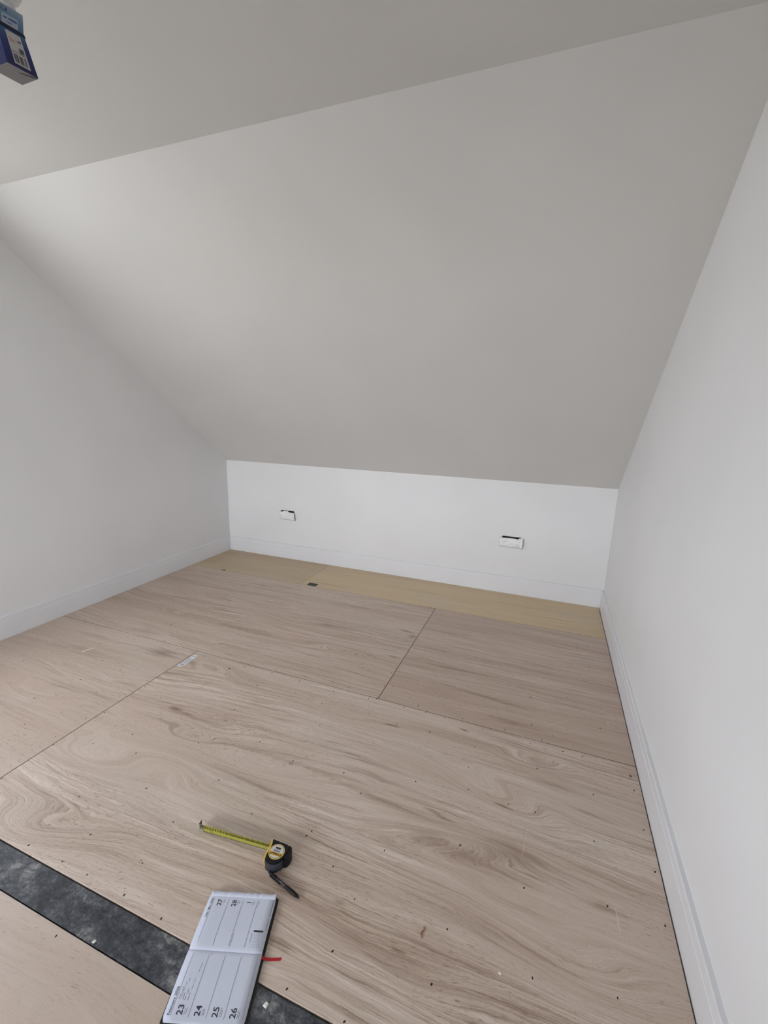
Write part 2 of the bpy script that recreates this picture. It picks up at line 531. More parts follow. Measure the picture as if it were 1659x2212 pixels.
ply_y2 = plywood('plywood_yellow_plain', 13.2, lin(156, 132, 102), lin(190, 168, 136), lin(205, 186, 153), 0.9, warp=0.12, straight=True)

G = 0.0017                                  # half a joint
XL, XR = T + 0.0006, W - T - 0.004
SHEETS = [
    ('y2', ply_y2, XL, 1.212, Y1 + G, -T - 0.0006), ('y', ply_y, 1.214, XR, Y1 + G, -T - 0.0006),
    ('a', ply_a, XL, 2.421 - G, Y2 + G, Y1 - G), ('b', ply_b, 2.421 + G, XR, Y2 + G, Y1 - G),
    ('c', ply_c, XL, 1.222 - G, Y3 + G, Y2 - G), ('d', ply_d, 1.222 + G, XR, Y3, Y2 - G),
    ('e', ply_e, XL, 2.46, Y4 - 1.22, Y4), ('e2', ply_e, 2.462, XR, Y4 - 1.22, Y4),
    ('f', M_SLATE, XL, 2.46, YB, Y4 - 1.222), ('f2', M_SLATE, 2.462, XR, YB, Y4 - 1.222)]  # unseen rear sheets given dark slate to lower the bounced light
sheet_obj = []
for key, m, x0, x1, y0, y1 in SHEETS:
    bm = bmesh.new()
    if key == 'd' or key == 'c':
        y0 = Y3 + 0.0015
    prism(bm, [(x0, y0), (x1, y0), (x1, y1), (x0, y1)], ZF, 0.0)
    te = [e for e in bm.edges if all(abs(v.co.z) < 1e-6 for v in e.verts)]
    bmesh.ops.bevel(bm, geom=te, offset=0.0008, segments=1, affect='EDGES')
    o = obj('plywood_sheet', bm, m, floor)
    if key == 'y' or key == 'y2':
        o['label'] = 'yellowish plywood strip along the low wall'
    sheet_obj.append((o, x0, x1, y0, y1))

bm = bmesh.new()
box(bm, XL, XR, Y4 + 0.0035, Y3 - 0.0035, ZF, -0.0015)
strip = obj('slate_floor_strip', bm, M_SLATE, floor)
strip['label'] = 'narrow dark grey slate-look floor strip'

# dark strips filling the joints between the sheets
M_JOINT = plain('joint_dark', lin(62, 46, 36), 0.9)
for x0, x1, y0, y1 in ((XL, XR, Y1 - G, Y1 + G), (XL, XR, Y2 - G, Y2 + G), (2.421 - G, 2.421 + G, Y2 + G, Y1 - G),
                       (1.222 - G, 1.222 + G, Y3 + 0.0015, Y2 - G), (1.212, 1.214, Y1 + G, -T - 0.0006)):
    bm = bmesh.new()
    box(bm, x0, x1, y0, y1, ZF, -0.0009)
    obj('joint_line', bm, M_JOINT, floor)

NAILS=[(0.434,-1.667),(0.671,-1.630),(0.808,-1.588),(0.941,-1.763),(0.975,-1.818),(1.084,-1.771),(1.202,-1.807),(1.303,-1.821),(1.289,-1.657),(1.417,-1.808),(1.511,-1.636),(1.376,-1.912),(1.529,-1.866),(1.550,-1.915),(1.237,-1.981),(1.060,-2.071),(0.909,-2.074),(0.750,-2.093),(0.395,-2.270),(0.639,-2.259),(0.867,-2.268),(1.050,-2.314),(1.188,-2.289),(1.199,-2.131),(1.237,-2.181),(1.383,-2.215),(1.602,-2.296),(1.799,-2.393),(2.044,-2.282),(2.243,-2.323),(2.023,-2.523),(1.598,-2.543),(1.378,-2.573),(1.228,-2.645),(1.186,-2.608),(1.193,-2.474),(1.234,-2.409),(1.045,-2.486),(0.975,-2.607),(0.812,-2.465),(0.561,-2.432),(1.196,-2.761),(1.230,-2.844),(1.776,-1.937),(1.780,-1.768),(1.962,-1.811),(1.969,-1.764),(2.000,-1.916),(1.795,-2.145),(2.171,-1.937),(2.239,-2.082),(1.778,-1.804),(1.880,-1.628),(1.598,-1.816),(0.327,-1.820),(0.746,-1.799),(0.876,-1.921),(2.084,-1.607),(2.232,-1.552),(2.140,-1.756),(2.178,-1.820),(2.237,-1.757),(2.377,-1.808),(2.414,-1.785),(2.457,-1.774),(2.406,-1.536),(2.415,-1.668),(2.455,-1.652),(2.444,-1.343),(2.443,-1.498),(2.437,-1.101),(2.569,-1.800),(2.634,-1.760),(2.683,-1.794),(2.780,-1.794),(2.864,-1.770),(2.425,-1.912),(2.577,-1.938),(2.738,-1.924),(2.951,-1.938),(2.969,-1.807),(3.066,-1.769),(3.062,-1.592),(3.062,-1.290),(3.170,-1.455),(3.354,-1.381),(3.185,-1.680),(3.235,-1.771),(3.185,-1.818),(3.325,-1.812),(3.405,-1.812),(3.348,-1.650),(3.282,-1.723),(3.221,-1.961),(2.947,-2.067),(2.471,-2.298),(2.652,-1.466),(2.830,-1.168),(3.595,-0.774),(3.483,-1.009),(2.348,-0.302),(2.217,-0.592),(2.367,-0.599),(1.996,-0.618),(1.441,-0.620),(3.497,-1.578),(2.841,-1.489),(1.590,-2.787),(1.792,-2.662),(2.002,-2.734),(1.778,-2.879),(1.624,-2.983),(1.784,-2.979),(1.898,-2.978),(2.027,-2.886),(2.241,-2.601),(1.486,-2.467),(2.760,-2.226),(2.577,-2.364),(2.968,-2.183),(2.480,-2.577),(2.472,-2.600),(2.746,-2.547),(2.609,-2.662),(2.983,-2.430),(3.222,-2.190),(3.435,-2.017),(3.422,-2.235),(3.590,-1.853),(3.592,-1.930),(3.596,-2.117),(3.443,-2.455),(3.200,-2.495),(2.716,-2.726),(2.715,-2.872),(2.989,-2.841),(2.644,-2.989),(2.809,-2.991),(3.236,-2.728),(3.444,-2.690),(2.999,-2.700),(3.123,-2.193),(2.059,-2.979),(2.215,-2.986),(1.980,-3.128),(3.603,-2.278),(3.598,-2.450)]
random.seed(4)
BIG = {(1.529, -1.866): 1.7, (3.590, -1.853): 1.8}
for o, x0, x1, y0, y1 in sheet_obj:
    pts = [p for p in NAILS if x0 - 0.003 < p[0] < x1 + 0.003 and y0 - 0.003 < p[1] < y1 + 0.003]
    if not pts:
        continue
    bm = bmesh.new()
    for px, py in pts:
        px = min(max(px, x0 + 0.006), x1 - 0.006)
        py = min(max(py, y0 + 0.006), y1 - 0.006)
        k = BIG.get((px, py), 1.0) * random.uniform(0.75, 1.1)
        a = random.uniform(0.9, 1.9)
        n = 8
        lo, hi = [], []
        for i in range(n):
            t = 2 * math.pi * i / n
            u, v = 0.0046 * k * math.cos(t), 0.0028 * k * math.sin(t)
            q = (px + u * math.cos(a) - v * math.sin(a), py + u * math.sin(a) + v * math.cos(a))
            lo.append(bm.verts.new((q[0], q[1], -0.0005)))
            hi.append(bm.verts.new((px + (q[0] - px) * 0.8, py + (q[1] - py) * 0.8, 0.0004)))
        bm.faces.new(hi)
        for i in range(n):
            bm.faces.new((lo[i], lo[(i + 1) % n], hi[(i + 1) % n], hi[i]))
    no = obj('nail_heads', bm, M_NAIL, o)
    no['kind'] = 'stuff'

# ------------------------------------------------------------------ taped-over socket boxes
def socket(cx, cz, seed, label, ragged):
    root = tag(empty('socket_box', (cx, 0, cz)), label, 'socket box', 'taped socket boxes on the low wall')
    bm = bmesh.new()
    w, d = HW - 0.001, 0.045
    # open steel box let into the wall
    x0, x1, z0, z1 = -w, w, HZ0 + 0.001, HZ1 - 0.001
    for a in ((x0, x1, d - 0.002, d, z0, z1), (x0, x0 + 0.002, 0.001, d - 0.002, z0, z1), (x1 - 0.002, x1, 0.001, d - 0.002, z0, z1),
              (x0 + 0.002, x1 - 0.002, 0.001, d - 0.002, z0, z0 + 0.002), (x0 + 0.002, x1 - 0.002, 0.001, d - 0.002, z1 - 0.002, z1)):
        box(bm, *a)
    obj('back_box', bm, M_DARKBOX, root)
    # crumpled tape over the front
    bm = bmesh.new()
    nx, nz = 30, 16
    W2, Z0, Z1 = 0.094, -0.047, 0.0405
    rows = []
    for j in range(nz + 1):
        row = []
        for i in range(nx + 1):
            u, v = i / nx, j / nz
            x = -W2 + 2 * W2 * u
            ztop = Z1 + 0.006 * noise.noise((u * 3 + seed, seed, 0)) + (0.010 if ragged and 0.25 < u < 0.6 else 0.0) \
                + (0.010 if u > 0.82 else 0.0) * (0 if ragged else 1) - 0.004 * u
            z = Z0 + (ztop - Z0) * v
            x += 0.004 * noise.noise((v * 4, seed + 4, 1)) * (1 if u > 0.9 else 0.2)
            if ragged and u > 0.93:
                x -= 0.006 * v
            edge_l = min(1, u / 0.10)
            edge_b = min(1, v / 0.16)
            lift = 0.018 * edge_l ** 0.6 * edge_b ** 0.6
            cr = noise.noise((u * 4.2 + seed * 2, v * 3.1 - u * 2.0, seed)) * 0.010 + abs(noise.noise((u * 9 + seed, v * 7 + u * 5, 2))) * (0.012 if ragged else 0.006)
            y = -(0.0015 + lift + cr * edge_l * edge_b + 0.006 * (u > 0.95))
            row.append(bm.verts.new((x, min(y, -0.0012), z)))
        rows.append(row)
    for j in range(nz):
        for i in range(nx):
            bm.faces.new((rows[j][i], rows[j][i + 1], rows[j + 1][i + 1], rows[j + 1][i]))
    ob = obj('tape_cover', bm, M_TAPE, root, True)
    s = ob.modifiers.new('thickness', 'SOLIDIFY')
    s.thickness = 0.0008
    return root


s1 = socket(*SOCK[0], 1.7, 'crumpled white tape over a socket box, the one nearer the left wall', True)
bm = bmesh.new()                            # loose twist of tape at its corner
prism(bm, [(0.092, 0.030), (0.108, 0.036), (0.109, 0.039), (0.094, 0.036)], -0.012, -0.010)
for v in bm.verts:
    v.co = Vector((v.co.x, v.co.z, v.co.y))
obj('loose_tape_end', bm, M_TAPE, s1)
socket(*SOCK[1], 5.2, 'flat white tape over a socket box, the one nearer the right wall', False)

# ------------------------------------------------------------------ small things stuck to or lying on the floor
t = NT('black_cloth_tape')
co = t.obj_co()
wv = t.noise(t.vmath('MULTIPLY', co, (30, 260, 1)), 1.0, 3, 0.6)
t.put(t.b.inputs['Base Color'], t.mix(wv, lin(24, 24, 24), lin(66, 66, 62)))
t.b.inputs['Roughness'].default_value = 0.6
bm = bmesh.new()
prism(bm, [(-0.043, -0.029), (0.044, -0.030), (0.042, 0.029), (-0.045, 0.027)], 0.0, 0.0012)
bt = tag(obj('black_tape_patch', bm, t.m), 'small black tape patch stuck on the yellowish plywood by the joint', 'tape')
bt.location = (1.317, -0.537, 0.0)

bm = bmesh.new()
prism(bm, [(-0.026, -0.002), (0.022, -0.012), (0.026, 0.008), (0.0, 0.005)], 0.0, 0.001)
ch = tag(obj('dark_shim', bm, plain('dark_shim', lin(40, 26, 18), 0.7)), 'tiny dark sliver on the floor joint near the far left corner', 'sliver')
ch.location = (0.381, -0.566, 0.0)

# paper sheet label
M_PAPER = plain('white_label_paper', (0.74, 0.76, 0.79, 1), 0.45)
M_INK = plain('grey_print', lin(96, 104, 116), 0.6)
lab = tag(empty('paper_label', (1.2475, -1.893, 0.0)), 'worn white paper label stuck at the corner of a plywood sheet', 'label')
bm = bmesh.new()
prism(bm, [(-0.015, -0.066), (0.016, -0.066), (0.016, -0.043), (0.020, -0.041), (0.020, 0.035), (0.016, 0.04), (0.016, 0.066), (-0.010, 0.068), (-0.013, 0.03)], 0.0, 0.0006)
obj('paper', bm, M_PAPER, lab)
bm = bmesh.new()
for k in range(5):
    x = -0.010 + 0.0055 * k
    prism(bm, [(x, -0.034), (x + 0.0016, -0.034), (x + 0.0016, 0.030 - 0.004 * (k % 3)), (x, 0.030 - 0.004 * (k % 3))], 0.0006, 0.0009)
obj('printed_lines', bm, M_INK, lab)
bm = bmesh.new()
for cx_, cy_, r in ((-0.004, 0.047, 0.004), (0.007, 0.049, 0.0035), (0.002, 0.056, 0.003), (-0.005, -0.056, 0.004), (0.004, -0.052, 0.005)):
    prism(bm, [(cx_ + r * math.cos(i * 1.0472), cy_ + r * math.sin(i * 1.0472)) for i in range(6)], 0.0006, 0.0009)
prism(bm, [(-0.013, -0.045), (0.014, -0.045), (0.014, -0.041), (-0.013, -0.041)], 0.0006, 0.0009)
obj('printed_mark', bm, plain('dark_print', lin(88, 96, 100), 0.6), lab)['kind'] = 'stuff'


def debris(name, pts, z1, m, label, cat, group=None):
    cx = sum(p[0] for p in pts) / len(pts)
    cy = sum(p[1] for p in pts) / len(pts)
    bm = bmesh.new()
    prism(bm, [(p[0] - cx, p[1] - cy) for p in pts], 0.0, z1)
    for v in bm.verts:
        if v.co.z > 0:
            v.co.x *= 0.7
            v.co.y *= 0.7
    o = tag(obj(name, bm, m), label, cat, group)
    o.location = (cx, cy, 0.0)
    return o


M_PALEWOOD = plain('pale_wood', lin(226, 206, 176), 0.7)
M_FLECK = plain('white_paint_fleck', (0.78, 0.78, 0.74, 1), 0.7)
debris('wood_splinter', [(0.596, -2.068), (0.604, -2.070), (0.628, -2.008), (0.622, -2.006)], 0.004, M_PALEWOOD,
       'thin pale wood splinter on the plywood near the left skirting', 'splinter')
debris('wood_chip', [(2.279, -2.988), (2.2815, -2.989), (2.287, -2.979), (2.285, -2.978)], 0.0015, M_PALEWOOD,
       'tiny pale wood chip on the plywood edge left of the diary', 'chip')
debris('plaster_fleck', [(2.085, -3.102), (2.094, -3.102), (2.096, -3.095), (2.089, -3.093)], 0.003, M_FLECK,
       'white plaster fleck at the edge of the dark strip, left of the diary', 'fleck')
debris('plaster_fleck', [(2.606, -3.040), (2.617, -3.042), (2.619, -3.031), (2.610, -3.029)], 0.004, M_FLECK,
       'white plaster fleck on the dark strip, right of the diary', 'fleck')
debris('paint_flake', [(3.148, -2.751), (3.156, -2.754), (3.158, -2.750), (3.151, -2.747)], 0.002, M_FLECK,
       'small white flake on the bare plywood towards the right skirting', 'flake')
bm = bmesh.new()
pts = [(0, 0.015), (0.003, 0.010), (0.001, 0.004), (-0.003, -0.002), (-0.002, -0.009), (0.003, -0.014)]
for (ax, ay), (bx, by) in zip(pts, pts[1:]):
    prism(bm, [(ax, ay), (ax + 0.003, ay), (bx + 0.003, by), (bx, by)], 0.0, 0.003)
sh = tag(obj('wood_shaving', bm, plain('brown_shaving', lin(150, 104, 76), 0.7)), 'curled brown wood shaving on the plywood right of the pen', 'shaving')
sh.location = (2.933, -2.735, 0.0)

# ------------------------------------------------------------------ tape measure lying on its side
def text_mesh(s, size, align='LEFT', bold=0.0, depth=0.0):
    cu = bpy.data.curves.new('txt', 'FONT')
    cu.body = s
    cu.size = size
    cu.align_x = align
    cu.offset = bold
    cu.resolution_u = 3
    ob = bpy.data.objects.new('txt', cu)
    COL.objects.link(ob)
    bpy.context.view_layer.update()
    dg = bpy.context.evaluated_depsgraph_get()
    me = bpy.data.meshes.new_from_object(ob.evaluated_get(dg))
    bpy.data.objects.remove(ob, do_unlink=True)
    bpy.data.curves.remove(cu)
    return me


def add_text(bm, s, size, fn, align='LEFT', bold=0.0):
    me = text_mesh(s, size, align, bold)
    n0 = len(bm.verts)
    bm.from_mesh(me)
    bm.verts.ensure_lookup_table()
    for v in bm.verts[n0:]:
        v.co = Vector(fn(v.co.x, v.co.y))
    bpy.data.meshes.remove(me)


M_RUBBER = plain('black_rubber', lin(13, 14, 20), 0.6, spec=0.3)
M_GREYRUB = plain('charcoal_rubber', lin(52, 54, 60), 0.85, nscale=400, noise_amt=0.25)
M_YEL = plain('yellow_plastic', lin(212, 178, 84), 0.4)
M_LABEL = plain('silver_label', lin(205, 203, 200), 0.35)
M_PRINT = plain('black_print', lin(20, 18, 16), 0.5)
TH = 0.040
ANG = math.radians(180 + 5.5)
tm = tag(empty('tape_measure', (2.4294, -2.7169, 0.0), ANG), 'black and yellow tape measure with its blade pulled out on the plywood', 'tape measure')
outline = smooth_closed([(0.037, -0.036), (0.020, -0.0355), (0.000, -0.034), (-0.018, -0.033), (-0.030, -0.030), (-0.033, -0.012),
                         (-0.031, 0.008), (-0.022, 0.027), (-0.006, 0.037), (0.012, 0.037), (0.025, 0.031), (0.030, 0.024),
                         (0.030, 0.010), (0.029, -0.006), (0.031, -0.020)], 4)
bm = bmesh.new()
prism(bm, outline, 0.0, TH)
hi_e = [e for e in bm.edges if abs(e.verts[0].co.z - e.verts[1].co.z) < 1e-6]
bmesh.ops.bevel(bm, geom=hi_e, offset=0.004, segments=3, affect='EDGES', profile=0.6)
obj('case', bm, M_RUBBER, tm, False)
# rounded charcoal grip over the top of the case
bm = bmesh.new()
arc = [(-0.0335, 0.004), (-0.0275, 0.0225), (-0.0125, 0.0365), (0.003, 0.040), (0.018, 0.0365), (0.0275, 0.030)]
arc = [tuple(p) for p in arc]
fine = []
for a, b in zip(arc, arc[1:]):
    for k in range(4):
        fine.append((a[0] + (b[0] - a[0]) * k / 4, a[1] + (b[1] - a[1]) * k / 4))
fine.append(arc[-1])
inner = [(x * 0.88, y * 0.88) for x, y in fine]
prism(bm, fine + inner[::-1], 0.004, TH - 0.008)
obj('grip', bm, M_GREYRUB, tm, True)
# back bumper
bm = bmesh.new()
prism(bm, smooth_closed([(-0.028, -0.034), (-0.040, -0.030), (-0.045, -0.014), (-0.043, 0.004), (-0.034, 0.016), (-0.029, 0.0), (-0.028, -0.018)], 4), 0.002, TH - 0.002)
e2 = [e for e in bm.edges if abs(e.verts[0].co.z - e.verts[1].co.z) < 1e-6]
bmesh.ops.bevel(bm, geom=e2, offset=0.003, segments=2, affect='EDGES')
obj('bumper', bm, M_BLACK, tm)
# yellow front band
bm = bmesh.new()
fr = [(0.0365, -0.0365), (0.0325, -0.027), (0.0305, -0.018), (0.0295, -0.006), (0.0303, 0.008), (0.0305, 0.020), (0.0275, 0.030)]
prism(bm, [(x + 0.0035, y) for x, y in fr] + [(x - 0.003, y) for x, y in fr[::-1]], 0.003, TH + 0.0003)
obj('front_band', bm, M_YEL, tm)
bm = bmesh.new()
box(bm, 0.0325, 0.0395, -0.003, 0.016, 0.009, TH - 0.010)
bevel(bm, 0.002, 2)
obj('lock_button', bm, M_BLACK, tm)
# round label
R = 0.0262
cyc = [(math.cos(2 * math.pi * i / 40), math.sin(2 * math.pi * i / 40)) for i in range(40)]
bm = bmesh.new()
prism(bm, [(R * a, R * b) for a, b in cyc], TH - 0.0005, TH + 0.0006)
lb = obj('label_disc', bm, plain('yellow_label', lin(226, 190, 92), 0.4), tm)
bm = bmesh.new()
prism(bm, [(R * 0.9 * a, R * 0.9 * b) for a, b in cyc], TH + 0.0006, TH + 0.0009)
obj('label_ring', bm, plain('dark_gold', lin(92, 70, 22), 0.4), lb)
bm = bmesh.new()
prism(bm, [(R * 0.85 * a, R * 0.85 * b) for a, b in cyc], TH + 0.0009, TH + 0.0012)
obj('label_face', bm, M_LABEL, lb)
y0_, y1_ = 0.0035, 0.0140
xa = lambda y: math.sqrt((R * 0.85) ** 2 - y * y)
bm = bmesh.new()
prism(bm, [(-xa(y0_), y0_), (xa(y0_), y0_), (xa(y1_), y1_), (-xa(y1_), y1_)], TH + 0.0012, TH + 0.0014)
obj('label_stripe', bm, plain('stripe_yellow', lin(232, 180, 40), 0.4), lb)
bm = bmesh.new()
zt = TH + 0.0017
add_text(bm, 'STANLEY', 0.0098, lambda x, y: (x, y + 0.0053, zt), 'CENTER', 0.0004)
add_text(bm, 'TYLON', 0.0072, lambda x, y: (x, y - 0.0040, zt), 'CENTER', 0.0002)
add_text(bm, '8/26', 0.0088, lambda x, y: (x * 1.15, y - 0.0140, zt), 'CENTER', 0.0006)
obj('label_lettering', bm, M_PRINT, lb)
# steel blade standing on edge, cupped towards the near side
L = 0.283
X0 = 0.033
BW = 0.028
YB_ = -0.026


def blade_pt(s, w):
    """s along the blade from the mouth, w 0..1 from lower to upper edge"""
    zb = 0.006 - 0.0052 * (s / L)
    cup = 0.0042 * (1 - (2 * w - 1) ** 2)
    yy = YB_ - cup + 0.004
    return (X0 + s, yy, zb + BW * w)


t = NT('yellow_blade')
co = t.obj_co()
t.put(t.b.inputs['Base Color'], t.mix(t.noise(co, 90, 3, 0.6), lin(140, 136, 40), lin(172, 168, 66)))
t.b.inputs['Roughness'].default_value = 0.35
bm = bmesh.new()
N, Kw = 30, 8
g = [[bm.verts.new(blade_pt(L * i / N, j / Kw)) for j in range(Kw + 1)] for i in range(N + 1)]
for i in range(N):
    for j in range(Kw):
        bm.faces.new((g[i][j], g[i + 1][j], g[i + 1][j + 1], g[i][j + 1]))
bl = obj('blade', bm, t.m, tm, True)
sm = bl.modifiers.new('thickness', 'SOLIDIFY')
sm.thickness = 0.0004
sm.offset = 0


def on_blade(s, w, lift=0.0006):
    x, y, z = blade_pt(s, w)
    return (x, y + lift, z)


bm = bmesh.new()


def blade_bar(s0, s1, w0, w1):
    a = [bm.verts.new(on_blade(s, w)) for s, w in ((s0, w0), (s1, w0), (s1, (w0 + w1) / 2), (s1, w1), (s0, w1), (s0, (w0 + w1) / 2))]
    bm.faces.new(a)


for k in range(1, 27):
    s = L - 0.0105 * k
    if s < 0.006:
        break
    blade_bar(s - 0.0002, s + 0.0003, 0.02, 0.14)
    blade_bar(s - 0.0002, s + 0.0003, 0.86, 0.98)
    add_text(bm, str(k), 0.0105, lambda x, y, s=s: on_blade(s - 0.0012 - x, 0.40 + y / BW), 'CENTER', 0.0006)
    if k % 2 == 0:
        add_text(bm, str(k), 0.0075, lambda x, y, s=s: on_blade(s - 0.0012 - x, 0.74 + y / BW), 'CENTER', 0.0004)
prev = None
for i in range(13):                          # curved line near the hook end
    q = i / 12
    s, w = L - 0.016 - 0.040 * q, 0.42 - 0.02 * q - 0.40 * q ** 4
    if prev:
        a = [bm.verts.new(on_blade(*c)) for c in ((prev[0], prev[1]), (s, w), (s, w + 0.05), (prev[0], prev[1] + 0.05))]
        bm.faces.new(a)
    prev = (s, w)
blade_bar(0.0, L - 0.002, 0.0, 0.05)
obj('scale_marks', bm, plain('blade_print', lin(52, 50, 16), 0.5), bl)
# hook
M_STEEL = plain('worn_steel', lin(120, 116, 102), 0.4, metal=0.6)
bm = bmesh.new()
hx = X0 + L
zb = 0.0008
ring = [[bm.verts.new((hx - 0.016 + 0.0165 * i, blade_pt(L, j / 6)[1] + 0.0010, zb + BW * j / 6)) for j in range(7)] for i in range(2)]
for j in range(6):
    bm.faces.new((ring[0][j], ring[1][j], ring[1][j + 1], ring[0][j + 1]))
fl = [bm.verts.new((hx + 0.0006, YB_ - 0.012, zb + BW * q)) for q in (0.25, 1.02)]
bm.faces.new((ring[1][1], fl[0], fl[1], ring[1][6], ring[1][5], ring[1][4], ring[1][3], ring[1][2]))
hk_o = obj('hook', bm, M_STEEL, tm)
sm = hk_o.modifiers.new('thickness', 'SOLIDIFY')
sm.thickness = 0.0009
bm = bmesh.new()
for sx, w in ((0.004, 0.5), (0.012, 0.62)):
    x, y, z = blade_pt(L - sx, w)
    prism(bm, [(x + 0.0018 * a, z + 0.0018 * b) for a, b in cyc[::5]], y + 0.0008, y + 0.0022)
for v in bm.verts:
    v.co = Vector((v.co.x, v.co.z, v.co.y))
obj('rivet', bm, plain('dark_rivet', lin(70, 66, 50), 0.4, metal=0.5), hk_o)

# ------------------------------------------------------------------ ballpoint pen
pa, pb = Vector((2.4285, -2.7598, 0.0)), Vector((2.5612, -2.7917, 0.0))
d = pb - pa
pen = tag(empty('ballpoint_pen', (pa.x, pa.y, 0.0068), math.atan2(d.y, d.x)), 'black click ballpoint pen lying between the tape measure and the diary', 'pen')
LP = d.length
M_PENB = plain('pen_black', lin(9, 9, 12), 0.4, spec=0.3)
M_PENC = plain('smoky_barrel', lin(52, 46, 48), 0.3)


def lath(name, prof, m, parent=pen):
    bm = bmesh.new()
    lathe(bm, prof, 18)
    return obj(name, bm, m, parent, True)


lath('push_button', [(0, 0.0018), (0.001, 0.003), (0.007, 0.003), (0.0075, 0.0026)], M_PENB)
lath('upper_barrel', [(0.0075, 0.0042), (0.010, 0.0050), (0.035, 0.0052), (0.037, 0.0050)], M_PENB)
lath('barrel', [(0.037, 0.0050), (0.070, 0.0052), (0.078, 0.0048)], M_PENC)
lath('rubber_grip', [(0.078, 0.0052), (0.082, 0.0060), (0.105, 0.0062), (0.118, 0.0054), (0.127, 0.0040)], M_PENB)
lath('nose_cone', [(0.127, 0.0038), (0.133, 0.0022), (LP - 0.001, 0.0014)], M_PENB)
lath('tip', [(LP - 0.001, 0.0011), (LP + 0.003, 0.0004)], plain('steel_tip', lin(190, 190, 190), 0.25, metal=0.9))
bm = bmesh.new()
box(bm, 0.011, 0.058, -0.0072, -0.0055, -0.0018, 0.0018)
box(bm, 0.011, 0.016, -0.0056, -0.0040, -0.0018, 0.0018)
box(bm, 0.054, 0.058, -0.0056, -0.0050, -0.0016, 0.0016)
obj('clip', bm, M_PENB, pen)

# ------------------------------------------------------------------ open diary
DA = math.radians(108.5)
dy = tag(empty('diary', (2.4475, -2.987, 0.0), DA), 'open week-to-view diary with a black cover lying across the dark strip', 'diary')
PW, PH = 0.147, 0.202


def ztop(lx):
    """height of the page surface; spine at 0, February pages on the negative side"""
    if lx < 0:
        u = -lx / PW
        return 0.0052 + 0.0062 * math.sin(min(1, (1 - u) * 1.25) * math.pi / 2) ** 1.5 - 0.0022 * math.exp(-(u / 0.025) ** 2)
    u = lx / PW
    return 0.0112 + 0.0040 * math.sin(min(1.0, u * 2.6) * math.pi / 2) - 0.0036 * u * u - 0.0024 * math.exp(-(u / 0.022) ** 2)


def rr(x0, x1, y0, y1, r, corners):
    out = []
    for cx, cy, a0, on in ((x1 - r, y1 - r, 0, corners[0]), (x0 + r, y1 - r, 90, corners[1]), (x0 + r, y0 + r, 180, corners[2]), (x1 - r, y0 + r, 270, corners[3])):
        if on:
            for k in range(6):
                a = math.radians(a0 + 18 * k)
                out.append((cx + r * math.cos(a), cy + r * math.sin(a)))
        else:
            out.append((x1 if a0 in (0, 270) else x0, y1 if a0 in (0, 90) else y0))
    return out


M_COVER = plain('black_leatherette', lin(18, 18, 20), 0.5, nscale=500, noise_amt=0.3)
M_PAGE = plain('white_page', (0.61, 0.645, 0.745, 1), 0.7, noise_amt=0.02, nscale=400)
M_PEDGE = plain('page_edges', (0.62, 0.60, 0.56, 1), 0.8, noise_amt=0.2, nscale=900)
M_PINK = plain('diary_print', lin(48, 50, 66), 0.6)
M_RULE = plain('diary_rules', lin(96, 100, 118), 0.6)
bm = bmesh.new()
prism(bm, rr(-PW - 0.005, 0.0, -PH / 2 - 0.006, PH / 2 + 0.003, 0.008, (0, 1, 1, 0)), 0.0, 0.0026)
prism(bm, rr(0.0, PW + 0.002, -PH / 2 - 0.006, PH / 2 + 0.003, 0.008, (1, 0, 0, 1)), 0.0, 0.0026)
obj('cover', bm, M_COVER, dy)


def page_block(name, sgn):
    nx, ny = 28, 8
    bmt, bms = bmesh.new(), bmesh.new()
    grid, low = [], []
    for i in range(nx + 1):
        lx = sgn * PW * i / nx
        row, lrow = [], []
        for j in range(ny + 1):
            ly = -PH / 2 + PH * j / ny
            cut = 0.0
            if i > nx - 3:                    # rounded fore-edge corners
                q = (i - (nx - 3)) / 3
                cut = 0.006 * q * q
            ly = max(-PH / 2 + cut, min(PH / 2 - cut, ly))
            row.append((lx, ly, ztop(lx)))
        grid.append(row)
    tv = [[bmt.verts.new(p) for p in r] for r in grid]
    for i in range(nx):
        for j in range(ny):
            bmt.faces.new((tv[i][j], tv[i + 1][j], tv[i + 1][j + 1], tv[i][j + 1]))
    pg = obj(name, bmt, M_PAGE, dy, True)
    sm = pg.modifiers.new('thickness', 'SOLIDIFY')
    sm.thickness = 0.0003
    # stack of pages below
    ring = [grid[i][0] for i in range(nx + 1)] + [grid[nx][j] for j in range(1, ny + 1)] + [grid[i][ny] for i in range(nx - 1, -1, -1)]
    a = [bms.verts.new((p[0], p[1], p[2] - 0.0004)) for p in ring]
    b = [bms.verts.new((p[0] * 0.995, p[1] * 0.985 if sgn > 0 else p[1], 0.0026)) for p in ring]
    for k in range(len(ring) - 1):
        bms.faces.new((a[k], a[k + 1], b[k + 1], b[k]))
    obj('page_stack', bms, M_PEDGE, dy)
    return pg


pl_ = page_block('left_page', -1)
pr_ = page_block('right_page', 1)
LIFT = 0.00055


def on_page(lx, ly):
    return (lx, ly, ztop(lx) + LIFT)


def rule(bm, x0, x1, py, w=0.0006, n=14):
    y = PH / 2 - py
    vs = [(bm.verts.new(on_page(x0 + (x1 - x0) * i / n, y - w / 2)), bm.verts.new(on_page(x0 + (x1 - x0) * i / n, y + w / 2))) for i in range(n + 1)]
    for (a, b), (c, e) in zip(vs, vs[1:]):
        bm.faces.new((a, c, e, b))


def ptext(bm, s, size, lx, py, align='LEFT', bold=0.0):
    add_text(bm, s, size, lambda x, y: on_page(lx + x, PH / 2 - py + y), align, bold)


ROWS = [0.0170, 0.0610, 0.1050, 0.1490, 0.1945]
